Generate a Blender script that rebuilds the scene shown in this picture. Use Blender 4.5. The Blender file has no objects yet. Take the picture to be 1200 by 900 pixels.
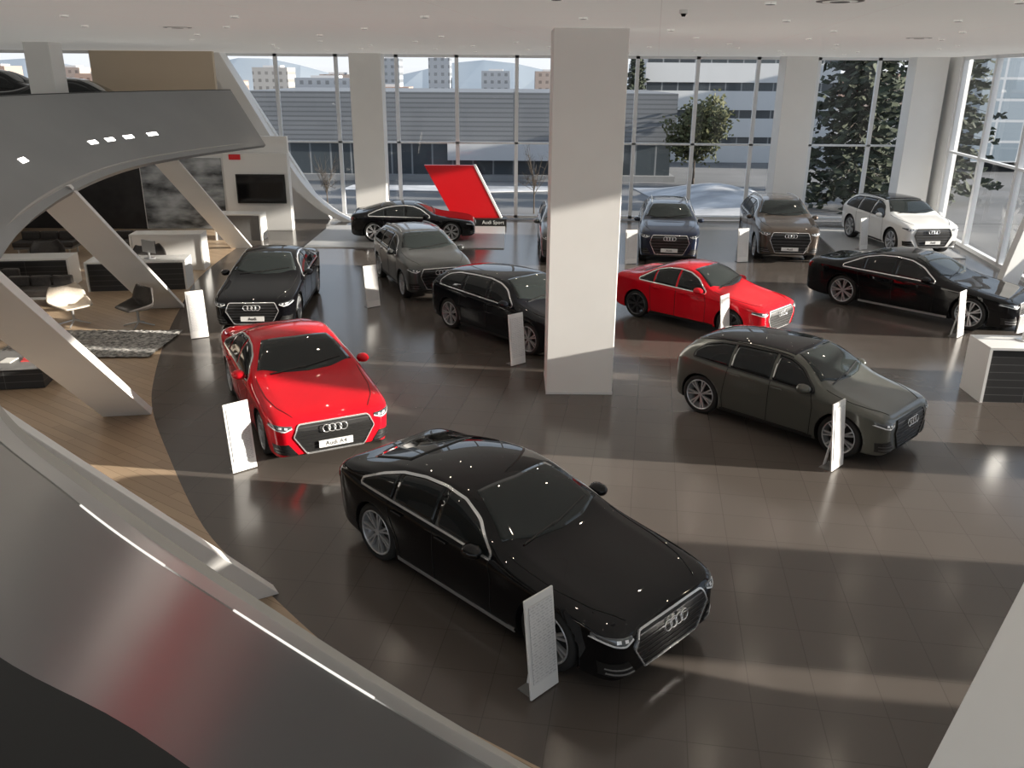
import bpy, bmesh, math, random
from mathutils import Vector, Matrix
from mathutils.bvhtree import BVHTree
random.seed(4)
S = bpy.context.scene
COL = S.collection
S.view_settings.view_transform = 'Standard'
S.view_settings.exposure = 0.0

# ------------------------------------------------------------------ materials
def new_mat(name):
    m = bpy.data.materials.new(name); m.use_nodes = True
    return m, m.node_tree.nodes, m.node_tree.links
def pmat(name, col, rough=0.5, metal=0.0, coat=0.0, emis=None, es=0.0, spec=0.5):
    m, n, l = new_mat(name)
    b = n['Principled BSDF']
    b.inputs['Base Color'].default_value = (*col, 1)
    b.inputs['Roughness'].default_value = rough
    b.inputs['Metallic'].default_value = metal
    b.inputs['Coat Weight'].default_value = coat
    b.inputs['Coat Roughness'].default_value = 0.02
    b.inputs['Coat IOR'].default_value = 1.45
    b.inputs['Specular IOR Level'].default_value = spec
    if emis:
        b.inputs['Emission Color'].default_value = (*emis, 1)
        b.inputs['Emission Strength'].default_value = es
    return m
def noise_mat(name, c1, c2, scale, rough=0.6, metal=0.0, stretch=(1,1,1), detail=4, bump=0.0):
    m, n, l = new_mat(name)
    b = n['Principled BSDF']
    tc = n.new('ShaderNodeTexCoord'); mp = n.new('ShaderNodeMapping')
    mp.inputs['Scale'].default_value = stretch
    nz = n.new('ShaderNodeTexNoise'); nz.inputs['Scale'].default_value = scale; nz.inputs['Detail'].default_value = detail
    r = n.new('ShaderNodeValToRGB')
    r.color_ramp.elements[0].position = 0.35; r.color_ramp.elements[1].position = 0.65
    r.color_ramp.elements[0].color = (*c1, 1); r.color_ramp.elements[1].color = (*c2, 1)
    l.new(tc.outputs['Object'], mp.inputs['Vector']); l.new(mp.outputs['Vector'], nz.inputs['Vector'])
    l.new(nz.outputs['Fac'], r.inputs['Fac']); l.new(r.outputs['Color'], b.inputs['Base Color'])
    b.inputs['Roughness'].default_value = rough; b.inputs['Metallic'].default_value = metal
    if bump:
        bp = n.new('ShaderNodeBump'); bp.inputs['Strength'].default_value = bump
        l.new(nz.outputs['Fac'], bp.inputs['Height']); l.new(bp.outputs['Normal'], b.inputs['Normal'])
    return m
def brick_mat(name, c1, c2, mort, bw, bh, ms, rot=0, offset=0.0, rough=0.4, coords='XY', roughvar=0.0, spec=0.5, emis=0.0):
    m, n, l = new_mat(name)
    b = n['Principled BSDF']
    tc = n.new('ShaderNodeTexCoord'); mp = n.new('ShaderNodeMapping')
    mp.inputs['Rotation'].default_value = (0, 0, math.radians(rot))
    src = tc.outputs['Object']
    if coords != 'XY':
        sx = n.new('ShaderNodeSeparateXYZ'); cx = n.new('ShaderNodeCombineXYZ')
        l.new(src, sx.inputs[0]); l.new(sx.outputs[coords[0]], cx.inputs['X']); l.new(sx.outputs['Z'], cx.inputs['Y'])
        src = cx.outputs[0]
    bk = n.new('ShaderNodeTexBrick')
    bk.offset = offset
    bk.inputs['Scale'].default_value = 1.0
    bk.inputs['Brick Width'].default_value = bw; bk.inputs['Row Height'].default_value = bh
    bk.inputs['Mortar Size'].default_value = ms; bk.inputs['Mortar Smooth'].default_value = 0.1
    bk.inputs['Color1'].default_value = (*c1, 1); bk.inputs['Color2'].default_value = (*c2, 1); bk.inputs['Mortar'].default_value = (*mort, 1)
    l.new(src, mp.inputs['Vector']); l.new(mp.outputs['Vector'], bk.inputs['Vector'])
    l.new(bk.outputs['Color'], b.inputs['Base Color'])
    b.inputs['Roughness'].default_value = rough
    b.inputs['Specular IOR Level'].default_value = spec
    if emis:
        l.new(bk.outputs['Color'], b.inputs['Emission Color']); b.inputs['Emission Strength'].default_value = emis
    if roughvar:
        nz = n.new('ShaderNodeTexNoise'); nz.inputs['Scale'].default_value = 3
        mr = n.new('ShaderNodeMapRange'); mr.inputs['To Min'].default_value = rough - roughvar; mr.inputs['To Max'].default_value = rough + roughvar
        l.new(tc.outputs['Object'], nz.inputs['Vector']); l.new(nz.outputs['Fac'], mr.inputs['Value']); l.new(mr.outputs['Result'], b.inputs['Roughness'])
    return m
def glass_mat(name, tint=(0.985, 0.99, 0.995)):
    m, n, l = new_mat(name)
    n.remove(n['Principled BSDF'])
    t = n.new('ShaderNodeBsdfTransparent'); t.inputs[0].default_value = (*tint, 1)
    g = n.new('ShaderNodeBsdfGlossy'); g.inputs['Roughness'].default_value = 0.0
    lw = n.new('ShaderNodeLayerWeight'); lw.inputs['Blend'].default_value = 0.5
    p = n.new('ShaderNodeMath'); p.operation = 'POWER'; p.inputs[1].default_value = 4.0
    q = n.new('ShaderNodeMath'); q.operation = 'MULTIPLY_ADD'; q.inputs[1].default_value = 0.5; q.inputs[2].default_value = 0.025
    mx = n.new('ShaderNodeMixShader')
    l.new(lw.outputs['Facing'], p.inputs[0]); l.new(p.outputs[0], q.inputs[0])
    l.new(q.outputs[0], mx.inputs[0]); l.new(t.outputs[0], mx.inputs[1]); l.new(g.outputs[0], mx.inputs[2])
    l.new(mx.outputs[0], n['Material Output'].inputs['Surface'])
    return m

M = {}
M['tile'] = brick_mat('floor_tile', (0.092, 0.079, 0.070), (0.098, 0.084, 0.075), (0.067, 0.058, 0.051), 0.6, 0.6, 0.0045, rot=9, rough=0.18, roughvar=0.03)
M['wood'] = brick_mat('oak_planks', (0.38, 0.28, 0.19), (0.45, 0.335, 0.23), (0.22, 0.155, 0.10), 1.8, 0.16, 0.004, rot=35, offset=0.4, rough=0.4)
M['white'] = noise_mat('white_plaster', (0.86, 0.855, 0.84), (0.88, 0.875, 0.86), 1.5, 0.55)
M['ceil'] = brick_mat('ceiling_board_fill_glow', (0.80, 0.785, 0.745), (0.805, 0.79, 0.75), (0.70, 0.685, 0.65), 2.4, 1.2, 0.006, rot=9, rough=0.7, emis=0.235)  # plain ceiling board; weak emission added as ambient fill for the room
M['beige'] = pmat('beige_wall', (0.62, 0.52, 0.40), 0.7)
M['blackwall'] = noise_mat('black_panel_wall', (0.02, 0.02, 0.022), (0.035, 0.035, 0.037), 2, 0.35)
M['metal'] = noise_mat('satin_metal_fascia', (0.26, 0.265, 0.27), (0.285, 0.29, 0.295), 0.5, 0.30, 0.6)
M['lip'] = noise_mat('satin_metal_lip', (0.56, 0.565, 0.56), (0.60, 0.60, 0.595), 0.5, 0.35, 0.4)
M['cap_groove_shade'] = pmat('dark_rail_groove_shade', (0.012, 0.012, 0.012), 0.5)
M['alu'] = pmat('aluminium_frame', (0.80, 0.81, 0.82), 0.45, 0.1)
M['glass'] = glass_mat('window_glass')
M['led'] = pmat('led_light', (1, 1, 1), 0.4, emis=(1, 0.97, 0.9), es=8)
M['ledsoft'] = pmat('led_slot_soft', (1, 1, 1), 0.4, emis=(1, 0.97, 0.9), es=0.9)
M['fill_panel_glow'] = pmat('soffit_fill_panel', (1, 1, 1), 0.4, emis=(1, 0.93, 0.82), es=12)  # glow for the added lounge fill panels
M['spot'] = pmat('spot_light', (1, 1, 1), 0.4, emis=(1, 0.88, 0.68), es=360)
M['baffle'] = pmat('lamp_baffle', (0.0, 0.0, 0.0), 1.0, spec=0.0)
M['carglass'] = pmat('car_glass', (0.010, 0.012, 0.013), 0.03, spec=.4)
M['wsglass'] = pmat('windshield_glass', (0.020, 0.025, 0.025), 0.03, spec=.45)
M['blacktrim'] = pmat('black_trim', (0.008, 0.008, 0.008), 0.45)
M['seam'] = pmat('panel_gap', (0.003, 0.003, 0.003), 0.8)
M['chrome'] = pmat('chrome', (0.85, 0.86, 0.87), 0.2, 0.75)
M['bar'] = pmat('grille_bar_metal', (0.22, 0.22, 0.23), 0.3, 1.0)
M['satin'] = pmat('satin_silver', (0.6, 0.61, 0.62), 0.3, 0.8)
M['tire'] = pmat('tire_rubber', (0.012, 0.012, 0.012), 0.75)
M['rim'] = pmat('rim_alloy', (0.52, 0.53, 0.55), 0.3, 0.6)
M['rimdark'] = pmat('rim_dark', (0.12, 0.12, 0.13), 0.3, 0.8)
M['head'] = pmat('headlight_lens', (0.10, 0.11, 0.12), 0.1, 0.5, coat=1.0)
M['drl'] = pmat('daytime_lamp', (0.9, 0.92, 0.95), 0.15, 0.2, coat=1)
M['tail'] = pmat('taillight_lens', (0.25, 0.004, 0.006), 0.1, coat=1.0)
M['plate'] = pmat('plate_white', (0.75, 0.75, 0.74), 0.4)
M['ptext'] = pmat('plate_text', (0.02, 0.02, 0.02), 0.5)
M['signw'] = pmat('sign_white', (0.80, 0.80, 0.79), 0.35)
M['signp'] = brick_mat('sign_print', (0.50, 0.50, 0.51), (0.66, 0.66, 0.66), (0.74, 0.74, 0.74), 0.06, 0.028, 0.009, offset=0.3, rough=0.3, coords='YZ')
M['red'] = pmat('red_panel', (0.72, 0.006, 0.012), 0.35)
M['grayplate'] = pmat('gray_platform', (0.38, 0.38, 0.38), 0.4)
M['deskblk'] = brick_mat('desk_black', (0.02, 0.02, 0.021), (0.022, 0.022, 0.023), (0.09, 0.09, 0.09), 3.0, 0.14, 0.006, rough=0.4, coords='XZ')
M['deskgray'] = pmat('desk_gray', (0.16, 0.16, 0.16), 0.4)
M['screen'] = pmat('screen_black', (0.006, 0.006, 0.007), 0.08)
M['leather_d'] = noise_mat('dark_leather', (0.03, 0.026, 0.024), (0.045, 0.04, 0.037), 20, 0.5)
M['leather_b'] = noise_mat('taupe_leather', (0.42, 0.37, 0.31), (0.50, 0.44, 0.37), 20, 0.55)
M['rug'] = noise_mat('shag_rug', (0.10, 0.10, 0.10), (0.48, 0.47, 0.45), 14, 0.95, detail=8, bump=0.8)
M['poster'] = noise_mat('landscape_print', (0.05, 0.055, 0.06), (0.50, 0.54, 0.58), 0.9, 0.15, stretch=(1, 1, 2.6), detail=9)
M['asphalt'] = noise_mat('asphalt', (0.10, 0.105, 0.11), (0.17, 0.17, 0.175), 0.12, 0.9)
M['snow'] = noise_mat('snow', (0.25, 0.26, 0.28), (0.55, 0.56, 0.58), 0.45, 0.9)
M['corr'] = brick_mat('corrugated_cladding', (0.15, 0.16, 0.175), (0.175, 0.185, 0.20), (0.10, 0.107, 0.115), 30.0, 0.30, 0.05, rough=0.6, coords='XZ')
M['concrete'] = pmat('light_concrete', (0.50, 0.50, 0.51), 0.7)
M['graycon'] = pmat('grey_concrete', (0.22, 0.225, 0.23), 0.8)
M['whiteband'] = pmat('white_facade', (0.55, 0.56, 0.57), 0.7)
M['darkband'] = brick_mat('ribbon_window', (0.035, 0.042, 0.05), (0.065, 0.08, 0.09), (0.22, 0.23, 0.24), 1.4, 3.0, 0.06, rough=0.3, coords='XZ')
M['darkbandy'] = brick_mat('facade_glass', (0.24, 0.30, 0.35), (0.38, 0.44, 0.49), (0.6, 0.62, 0.64), 2.2, 1.6, 0.1, rough=0.4, coords='XZ')
M['needles'] = noise_mat('conifer_needles', (0.012, 0.020, 0.011), (0.036, 0.048, 0.022), 3, 0.8)
M['leaves'] = noise_mat('olive_leaves', (0.03, 0.042, 0.010), (0.075, 0.075, 0.022), 2, 0.8)
M['bark'] = noise_mat('bark', (0.05, 0.04, 0.03), (0.10, 0.08, 0.065), 6, 0.9)
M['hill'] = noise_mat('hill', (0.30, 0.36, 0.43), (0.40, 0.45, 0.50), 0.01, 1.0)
for i, c in enumerate([(0.55, 0.45, 0.40), (0.62, 0.60, 0.58), (0.42, 0.46, 0.52), (0.60, 0.42, 0.34)]):
    c = tuple(x * .6 for x in c)
    M['city%d' % i] = brick_mat('city_facade%d' % i, tuple(x * .5 for x in c), tuple(x * .6 for x in c), c, 3.0, 3.0, 0.9, rough=0.8, coords='XZ')

# ------------------------------------------------------------------ mesh builder
class MB:
    def __init__(s): s.v = []; s.f = []; s.m = []
    def add(s, vs, fs, mi=0):
        o = len(s.v); s.v += [tuple(v) for v in vs]
        for f in fs: s.f.append([i + o for i in f]); s.m.append(mi)
        return s
    def box(s, c, d, rz=0.0, mi=0, rx=0.0, ry=0.0):
        R = Matrix.Rotation(rz, 3, 'Z') @ Matrix.Rotation(ry, 3, 'Y') @ Matrix.Rotation(rx, 3, 'X')
        vs = []
        for z in (-.5, .5):
            for x, y in ((-.5, -.5), (.5, -.5), (.5, .5), (-.5, .5)):
                vs.append(R @ Vector((x * d[0], y * d[1], z * d[2])) + Vector(c))
        return s.add(vs, [(3, 2, 1, 0), (4, 5, 6, 7), (0, 1, 5, 4), (1, 2, 6, 5), (2, 3, 7, 6), (3, 0, 4, 7)], mi)
    def cyl(s, p0, p1, r0, r1=None, n=16, mi=0, caps=True):
        r1 = r0 if r1 is None else r1
        p0 = Vector(p0); p1 = Vector(p1); d = (p1 - p0).normalized()
        a = d.orthogonal().normalized(); b = d.cross(a)
        vs = []
        for p, r in ((p0, r0), (p1, r1)):
            for i in range(n):
                t = 2 * math.pi * i / n
                vs.append(p + (a * math.cos(t) + b * math.sin(t)) * r)
        fs = [(i, (i + 1) % n, n + (i + 1) % n, n + i) for i in range(n)]
        if caps: fs += [tuple(range(n))[::-1], tuple(range(n, 2 * n))]
        return s.add(vs, fs, mi)
    def prism(s, pts, off, mi=0):
        n = len(pts); pts = [Vector(p) for p in pts]; off = Vector(off)
        fs = [tuple(range(n))[::-1], tuple(range(n, 2 * n))] + [(i, (i + 1) % n, n + (i + 1) % n, n + i) for i in range(n)]
        return s.add(pts + [p + off for p in pts], fs, mi)
    def slant(s, p0, p1, a0, b0, a1=None, b1=None, mi=0):
        a1 = a1 or a0; b1 = b1 or b0
        vs = []
        for p, a, b in ((p0, a0, b0), (p1, a1, b1)):
            p = Vector(p); a = Vector((a[0], a[1], 0)); b = Vector((b[0], b[1], 0))
            vs += [p - a - b, p + a - b, p + a + b, p - a + b]
        return s.add(vs, [(3, 2, 1, 0), (4, 5, 6, 7), (0, 1, 5, 4), (1, 2, 6, 5), (2, 3, 7, 6), (3, 0, 4, 7)], mi)
    def lathe(s, prof, n=32, mi=0, closed=False, mis=None):
        k = len(prof); vs = []
        for i in range(n):
            t = 2 * math.pi * i / n
            for r, y in prof: vs.append((r * math.cos(t), y, r * math.sin(t)))
        o = len(s.v); s.v += vs
        for i in range(n):
            j = (i + 1) % n
            for q in range(k if closed else k - 1):
                q2 = (q + 1) % k
                s.f.append([o + i * k + q, o + j * k + q, o + j * k + q2, o + i * k + q2]); s.m.append(mis[q] if mis else mi)
        return s
    def mesh(s, name, mats, smooth=False, fix=False):
        me = bpy.data.meshes.new(name); me.from_pydata(s.v, [], s.f)
        for m in mats: me.materials.append(m)
        me.polygons.foreach_set('material_index', s.m)
        if smooth: me.polygons.foreach_set('use_smooth', [True] * len(me.polygons))
        me.update()
        if fix:
            bm = bmesh.new(); bm.from_mesh(me); bmesh.ops.recalc_face_normals(bm, faces=bm.faces); bm.to_mesh(me); bm.free()
        return me
    def obj(s, name, mats, parent=None, smooth=False, bevel=0, label=None, cat=None, kind=None, loc=None, fix=True, group=None):
        if not isinstance(mats, (list, tuple)): mats = [mats]
        me = s.mesh(name, mats, smooth, fix)
        return put(name, me, parent, bevel, label, cat, kind, loc, group)
def put(name, me, parent=None, bevel=0, label=None, cat=None, kind=None, loc=None, group=None):
    o = bpy.data.objects.new(name, me); COL.objects.link(o)
    if parent: o.parent = parent
    if loc: o.location = loc
    if bevel:
        b = o.modifiers.new('bevel', 'BEVEL'); b.width = bevel; b.segments = 2; b.limit_method = 'ANGLE'
    if label: o['label'] = label
    if cat: o['category'] = cat
    if kind: o['kind'] = kind
    if group: o['group'] = group
    return o
def top(name, label, cat, loc=(0, 0, 0), rz=0.0, group=None):
    e = bpy.data.objects.new(name, None); COL.objects.link(e)
    e.empty_display_size = 0.2
    e.location = loc; e.rotation_euler = (0, 0, rz)
    e['label'] = label; e['category'] = cat
    if group: e['group'] = group
    return e
def dup(root, loc, rz, **kw):
    def c(o, par):
        n = o.copy(); n.parent = par; COL.objects.link(n)
        for k in o.children: c(k, n)
        return n
    n = c(root, None); n.location = loc; n.rotation_euler = (0, 0, rz)
    for k, v in kw.items(): n[k] = v
    return n

# ------------------------------------------------------------------ room
CZ = 6.1
def wx(y): return 14.24 + (y - 23.2) * 0.157
curve = [(1.2, 4.9), (-.86, 6.29), (-1.68, 6.95), (-2.77, 8.14), (-3.89, 9.47), (-5.26, 11.8), (-6.2, 13.6), (-6.82, 15.3), (-7.5, 17.6), (-8.09, 20), (-8.8, 23.4), (-9.1, 28.1), (-9.2, 34)]
def crom(pts, n):
    out = []
    P = [Vector(p) for p in pts]
    P = [P[0] * 2 - P[1]] + P + [P[-1] * 2 - P[-2]]
    for i in range(1, len(P) - 2):
        for k in range(n):
            t = k / n
            a, b, c, d = P[i - 1], P[i], P[i + 1], P[i + 2]
            out.append(0.5 * ((2 * b) + (c - a) * t + (2 * a - 5 * b + 4 * c - d) * t * t + (3 * b - a - 3 * c + d) * t ** 3))
    out.append(P[-2]); return out
cs = crom(curve, 6)
tile = [(p.x, p.y, 0) for p in cs] + [(wx(34), 34, 0), (wx(-6), -6, 0), (1.2, -6, 0)]
MB().prism(tile, (0, 0, -0.25)).obj('floor', M['tile'], kind='structure')
wood = [(p.x, p.y, 0) for p in cs] + [(-20, 34, 0), (-20, -6, 0), (1.2, -6, 0)]
MB().prism(wood[::-1], (0, 0, -0.25)).obj('floor', M['wood'], kind='structure')
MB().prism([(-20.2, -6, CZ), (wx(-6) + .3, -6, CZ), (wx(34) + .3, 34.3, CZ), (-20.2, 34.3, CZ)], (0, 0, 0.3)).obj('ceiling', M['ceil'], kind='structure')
MB().box((-20.15, 14, CZ / 2), (0.3, 40, CZ)).obj('wall_left', M['white'], kind='structure')
MB().prism([(-14.6, 33.7, 0), (-7.2, 33.7, 0), (-10.8, 33.7, CZ), (-14.6, 33.7, CZ)], (0, 0.3, 0)).obj('wall_back', M['white'], kind='structure')
MB().box((-12.4, 31.1, 4.95), (4.2, 0.2, 2.28)).obj('wall_upper', M['beige'], kind='structure')
MB().box((-16.65, 31.3, 1.65), (6.7, 0.2, 3.28)).obj('wall_lounge', M['blackwall'], kind='structure')
MB().box((-10.7, 31.5, 1.65), (5.2, 0.2, 3.28)).obj('wall_screen', M['white'], kind='structure')

def window(idx, p, q, z0=0.05, z1=CZ, mid=2.92, dep=0.12, fr=0.07):
    p = Vector((p[0], p[1], 0)); q = Vector((q[0], q[1], 0)); d = q - p; L = d.length; a = math.atan2(d.y, d.x)
    mb = MB()
    c = (p + q) / 2
    for z, h in ((z0 + .04, .12), (mid, .07), (z1 - .05, .1)):
        mb.box((c.x, c.y, z), (L, dep, h), a)
    for t in (p + d.normalized() * fr / 2, q - d.normalized() * fr / 2):
        mb.box((t.x, t.y, (z0 + z1) / 2), (fr, dep, z1 - z0), a)
    o = mb.obj('window_%d' % idx, M['alu'], kind='structure')
    MB().add([(p.x, p.y, z0), (q.x, q.y, z0), (q.x, q.y, z1), (p.x, p.y, z1)], [(0, 1, 2, 3)]).obj('window_pane', M['glass'], parent=o, fix=False)
    return o
wi = 1
xs = [0.1 + 2.27 * k for k in range(-5, 8)]
for k in range(len(xs) - 1):
    x0, x1 = xs[k], min(xs[k + 1], 15.9)
    window(wi, (x0, 34.1), (x1, 34.1)); wi += 1
for x in (-20, -18.2, -16.4):
    window(wi, (x, 31.4), (x + 1.8, 31.4), z0=3.85, mid=4.95); wi += 1
shade_piers = [(-6, 5.3), (5.85, 7.9), (10.5, 11.5), (14.3, 15.1), (18.4, 19.3), (31.6, 34.0)]  # unseen piers added to cast shadow bands on the floor; last is the corner
for a, b in shade_piers:
    MB().prism([(wx(a), a, 0), (wx(a) + .4, a, 0), (wx(b) + .4, b, 0), (wx(b), b, 0)], (0, 0, CZ)).obj('wall_right_and_shade_pier', M['white'], kind='structure')
for (a0, b0), (a1, b1) in zip(shade_piers[:-1], shade_piers[1:]):
    n = max(1, round((a1 - b0) / 2.8))
    for i in range(n):
        ya = b0 + (a1 - b0) * i / n; yb = b0 + (a1 - b0) * (i + 1) / n
        window(wi, (wx(ya) + .15, ya), (wx(yb) + .15, yb), dep=.16, fr=.10); wi += 1
def column(x, y, w, d, lab, z0=0, z1=CZ, rz=0):
    e = top('column', lab, 'column', (x, y, z0), rz)
    MB().box((0, 0, (z1 - z0) / 2), (w, d, z1 - z0)).obj('shaft', M['white'], parent=e, bevel=.012)
    MB().box((0, 0, .03), (w + .012, d + .012, .05)).obj('base_strip', M['alu'], parent=e)
column(1.205, 14.85, 1.18, 1.1, 'broad white square column among the display cars')
column(-5.35, 32.9, 1.15, .9, 'white square column in front of the glazing')
column(10.3, 32.9, 1.15, .9, 'white square column beside the brown off-roader')
column(15.0, 32.9, 1.1, 1.1, 'white corner column by the glazed wall', rz=-.15)
column(-11.9, 23.0, .65, .65, 'white column on the upper parking deck', 3.8)
pts = [(-10.9, 6.1), (-9.9, 4.3), (-9.0, 2.7), (-8.1, 1.3), (-7.2, .45), (-6.4, 0.0)]
cb = crom([(a, b, 0) for a, b in pts], 5)
mb = MB()
for i in range(len(cb) - 1):
    a, b = cb[i], cb[i + 1]
    wa = .55 - .35 * i / len(cb); wb_ = .55 - .35 * (i + 1) / len(cb)
    mb.prism([(a.x - wa, 33.1, a.y), (a.x + .15, 33.1, a.y), (b.x + .15, 33.1, b.y), (b.x - wb_, 33.1, b.y)], (0, .6, 0))
mb.obj('trim_1', M['white'], kind='structure')

# ------------------------------------------------------------------ mezzanine fascia
LR = [(1.4, 1.25), (.055, 2.15), (-1.08, 3.04), (-2.2, 4.02), (-3.36, 5.2), (-4.85, 7.4), (-6.15, 10.1), (-7.2, 12.7), (-8.1, 15.6), (-8.75, 18.5), (-9.0, 21.3), (-8.6, 24.3), (-7.7, 27.3)]
TR = [(.65, -.1), (.18, .22), (-.26, .51), (-.72, .84), (-2.1, 2.2), (-4.6, 5.4), (-7.2, 9.5), (-9.1, 13), (-10.3, 16), (-10.9, 18.8), (-10.9, 22), (-10.2, 25.4), (-8.9, 28.2)]
OR = [(1, -5), (-2, -5), (-5, -5), (-8, -4), (-12, -2), (-19.9, 2), (-19.9, 8), (-19.9, 12), (-19.9, 16), (-19.9, 19), (-19.9, 22), (-19.9, 26), (-19.9, 31.2)]
NN = 12
Lc = crom([(a, b, 3.3) for a, b in LR], NN); Tc = crom([(a, b, 4.9) for a, b in TR], NN)
Oc = []
for i in range(len(Lc)):
    k = i / NN; j = min(int(k), len(OR) - 2); t = k - j
    Oc.append(Vector((OR[j][0] * (1 - t) + OR[j + 1][0] * t, OR[j][1] * (1 - t) + OR[j + 1][1] * t, 0)))
def fas(k, t, off=0):
    i = min(int(k * NN), len(Lc) - 2); u = k * NN - i
    l = Lc[i].lerp(Lc[i + 1], u); q = Tc[i].lerp(Tc[i + 1], u)
    p = l.lerp(q, t)
    tan = (Lc[i + 1] - Lc[i]); nrm = tan.cross(q - l).normalized()
    if nrm.z < 0: nrm = -nrm
    return p + nrm * off
def loft(rows, mat, name, kind='structure'):
    k = len(rows[0]); v = []; f = []
    for r in rows: v += r
    n = len(rows)
    for i in range(n - 1):
        for j in range(k):
            j2 = (j + 1) % k
            f.append((i * k + j, i * k + j2, (i + 1) * k + j2, (i + 1) * k + j))
    f += [tuple(range(k)), tuple(range((n - 1) * k, n * k))]
    o = MB().add(v, f).obj(name, mat, kind=kind)
    me = o.data
    for p in me.polygons: p.use_smooth = True
    me.set_sharp_from_angle(angle=math.radians(35))
    return o
ks = [i / NN for i in range(len(Lc))]
near = ks[:5 * NN]; far = ks[5 * NN - 1:]
loft([[fas(k, 0), fas(k, .34), fas(k, .34, -.1), fas(k, 0, -.1)] for k in near], M['lip'], 'trim_2')
loft([[fas(k, .34, -.03), fas(k, .365, -.03), fas(k, .365, -.1), fas(k, .34, -.1)] for k in near], M['cap_groove_shade'], 'trim_3')  # groove strip: its shadow line is put in as dark colour
loft([[fas(k, .365), fas(k, 1), fas(k, 1, -.1), fas(k, .365, -.1)] for k in near], M['metal'], 'trim_4')
loft([[fas(k, 0), fas(k, 1), fas(k, 1, -.1), fas(k, 0, -.1)] for k in far], M['metal'], 'trim_4')
rows = []; rows2 = []
for i in range(len(Lc)):
    d = (Tc[i] - Lc[i]); d.z = 0; d.normalize(); c = Tc[i] + d * .2
    rows.append([Tc[i] + Vector((0, 0, .015)), c + Vector((0, 0, .015)), Vector((c.x, c.y, 3.8)), Vector((Tc[i].x, Tc[i].y, 3.8))])
    c2 = Lc[i] + d * .12
    rows2.append([Vector((c2.x, c2.y, 3.32)), Vector((c2.x, c2.y, 3.42)), Vector((c.x, c.y, 3.8)), Vector((Oc[i].x, Oc[i].y, 3.8)), Vector((Oc[i].x, Oc[i].y, 3.32))])
loft(rows, M['cap_groove_shade'], 'trim_5')
loft(rows2, pmat('deck_soffit', (.45, .44, .42), .6), 'floor')
def ledstrip(k0, k1, t0, t1, n=10, mat='led'):
    v = []; f = []
    for i in range(n + 1):
        k = k0 + (k1 - k0) * i / n
        v += [fas(k, t0, .004), fas(k, t1, .004), fas(k, t1, -.03), fas(k, t0, -.03)]
    for i in range(n):
        for j in range(4): f.append((i * 4 + j, i * 4 + (j + 1) % 4, i * 4 + 4 + (j + 1) % 4, i * 4 + 4 + j))
    f += [(0, 1, 2, 3), (n * 4, n * 4 + 1, n * 4 + 2, n * 4 + 3)]
    MB().add(v, f).obj('fascia_light', M[mat], label='slim recessed light strip set in the curved fascia', cat='light', group='fascia lights')
ledstrip(2.42, 2.95, .349, .356, mat='ledsoft'); ledstrip(1.5, 2.06, .349, .356, mat='ledsoft')
for k in (8.0, 9.5, 9.8, 10.1, 10.45): ledstrip(k, k + .14, .34, .385, 3)
for x, y in ((-10.6, 16.5), (-13.5, 17), (-10.8, 20), (-13.8, 21), (-11, 24), (-14.5, 25), (-10.4, 28.5), (-14, 29), (-8.8, 13.2), (-7.5, 10)):  # glowing panels added under the deck to brighten the dim lounge
    e = top('soffit_fill_panel', 'added square fill light panel under the curved deck', 'light', (x, y, 3.32), .2, group='added soffit fill panels')
    MB().box((0, 0, -.015), (.64, .64, .03)).obj('fill_panel_frame', M['alu'], parent=e); MB().box((0, 0, -.032), (.56, .56, .008)).obj('fill_panel', M['fill_panel_glow'], parent=e)
def strut(p0, p1, a, b, lab, a1=None, b1=None):
    MB().slant(p0, p1, a, b, a1, b1).obj('leaning_strut', M['white'], bevel=.01, label=lab, cat='column', group='leaning white struts')
SL = 'leaning white strut carrying the curved deck'
strut((-8.49, 20.2, 0), (-8.75, 16.2, 3.4), (.42, .06), (-.05, .14), SL)
strut((-6.48, 13.3, 0), (-6.2, 9.2, 3.4), (.38, .06), (-.05, .15), SL)
strut((-8.95, 27.85, 0), (-9.4, 23.2, 3.4), (.33, .06), (-.05, .15), SL)
strut((-2.82, 7.98, 0), (-3.56, 4.95, 3.4), (.21, .12), (-.06, .09), SL)
strut((4.35, 5.1, 0), (7.8, 7.9, 4.6), (.85, .2), (-.2, .45), 'wide leaning white strut in front of the glazed wall')
strut((13.35, 22.6, 0), (13.6, 22.2, 2.3), (.26, .03), (-.02, .1), 'short white leaning panel beside the glazed wall')

# ------------------------------------------------------------------ ceiling fittings
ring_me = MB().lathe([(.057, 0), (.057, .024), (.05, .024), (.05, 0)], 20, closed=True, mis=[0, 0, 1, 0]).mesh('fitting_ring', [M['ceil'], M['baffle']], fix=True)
ring_me.transform(Matrix.Rotation(-math.pi / 2, 4, 'X'))
lens_me = MB().cyl((0, 0, -.001), (0, 0, -.003), .032, .032, 14).mesh('lamp_lens', [M['spot']], fix=True)
for i in range(8):
    for j in range(10):
        x = -7.0 + i * 2.4 + (j % 2) * .9 + random.uniform(-.25, .25); y = 3.4 + j * 2.85 + random.uniform(-.2, .2)
        if x > wx(y) - .8 or (abs(x - 1.2) < 1.0 and abs(y - 14.85) < .9): continue
        o = put('downlight', ring_me, label='small round recessed ceiling spotlight', cat='light', loc=(x, y, CZ), group='ceiling spotlights')
        put('lamp_lens', lens_me, parent=o)
for (x, y) in ((-1.55, 9.0), (3.15, 9.0), (-5.5, 15.0), (7.5, 17.0)):
    e = top('air_vent', 'round white ceiling air diffuser', 'vent', (x, y, CZ), group='ceiling vents')
    mb = MB()
    for k, r in enumerate((.30, .24, .18, .11)):
        mb.cyl((0, 0, 0), (0, 0, -.008 - .004 * k), r, r - .02, 28, mi=k % 2)
    mb.obj('diffuser', [M['ceil'], M['deskgray']], parent=e)
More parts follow.
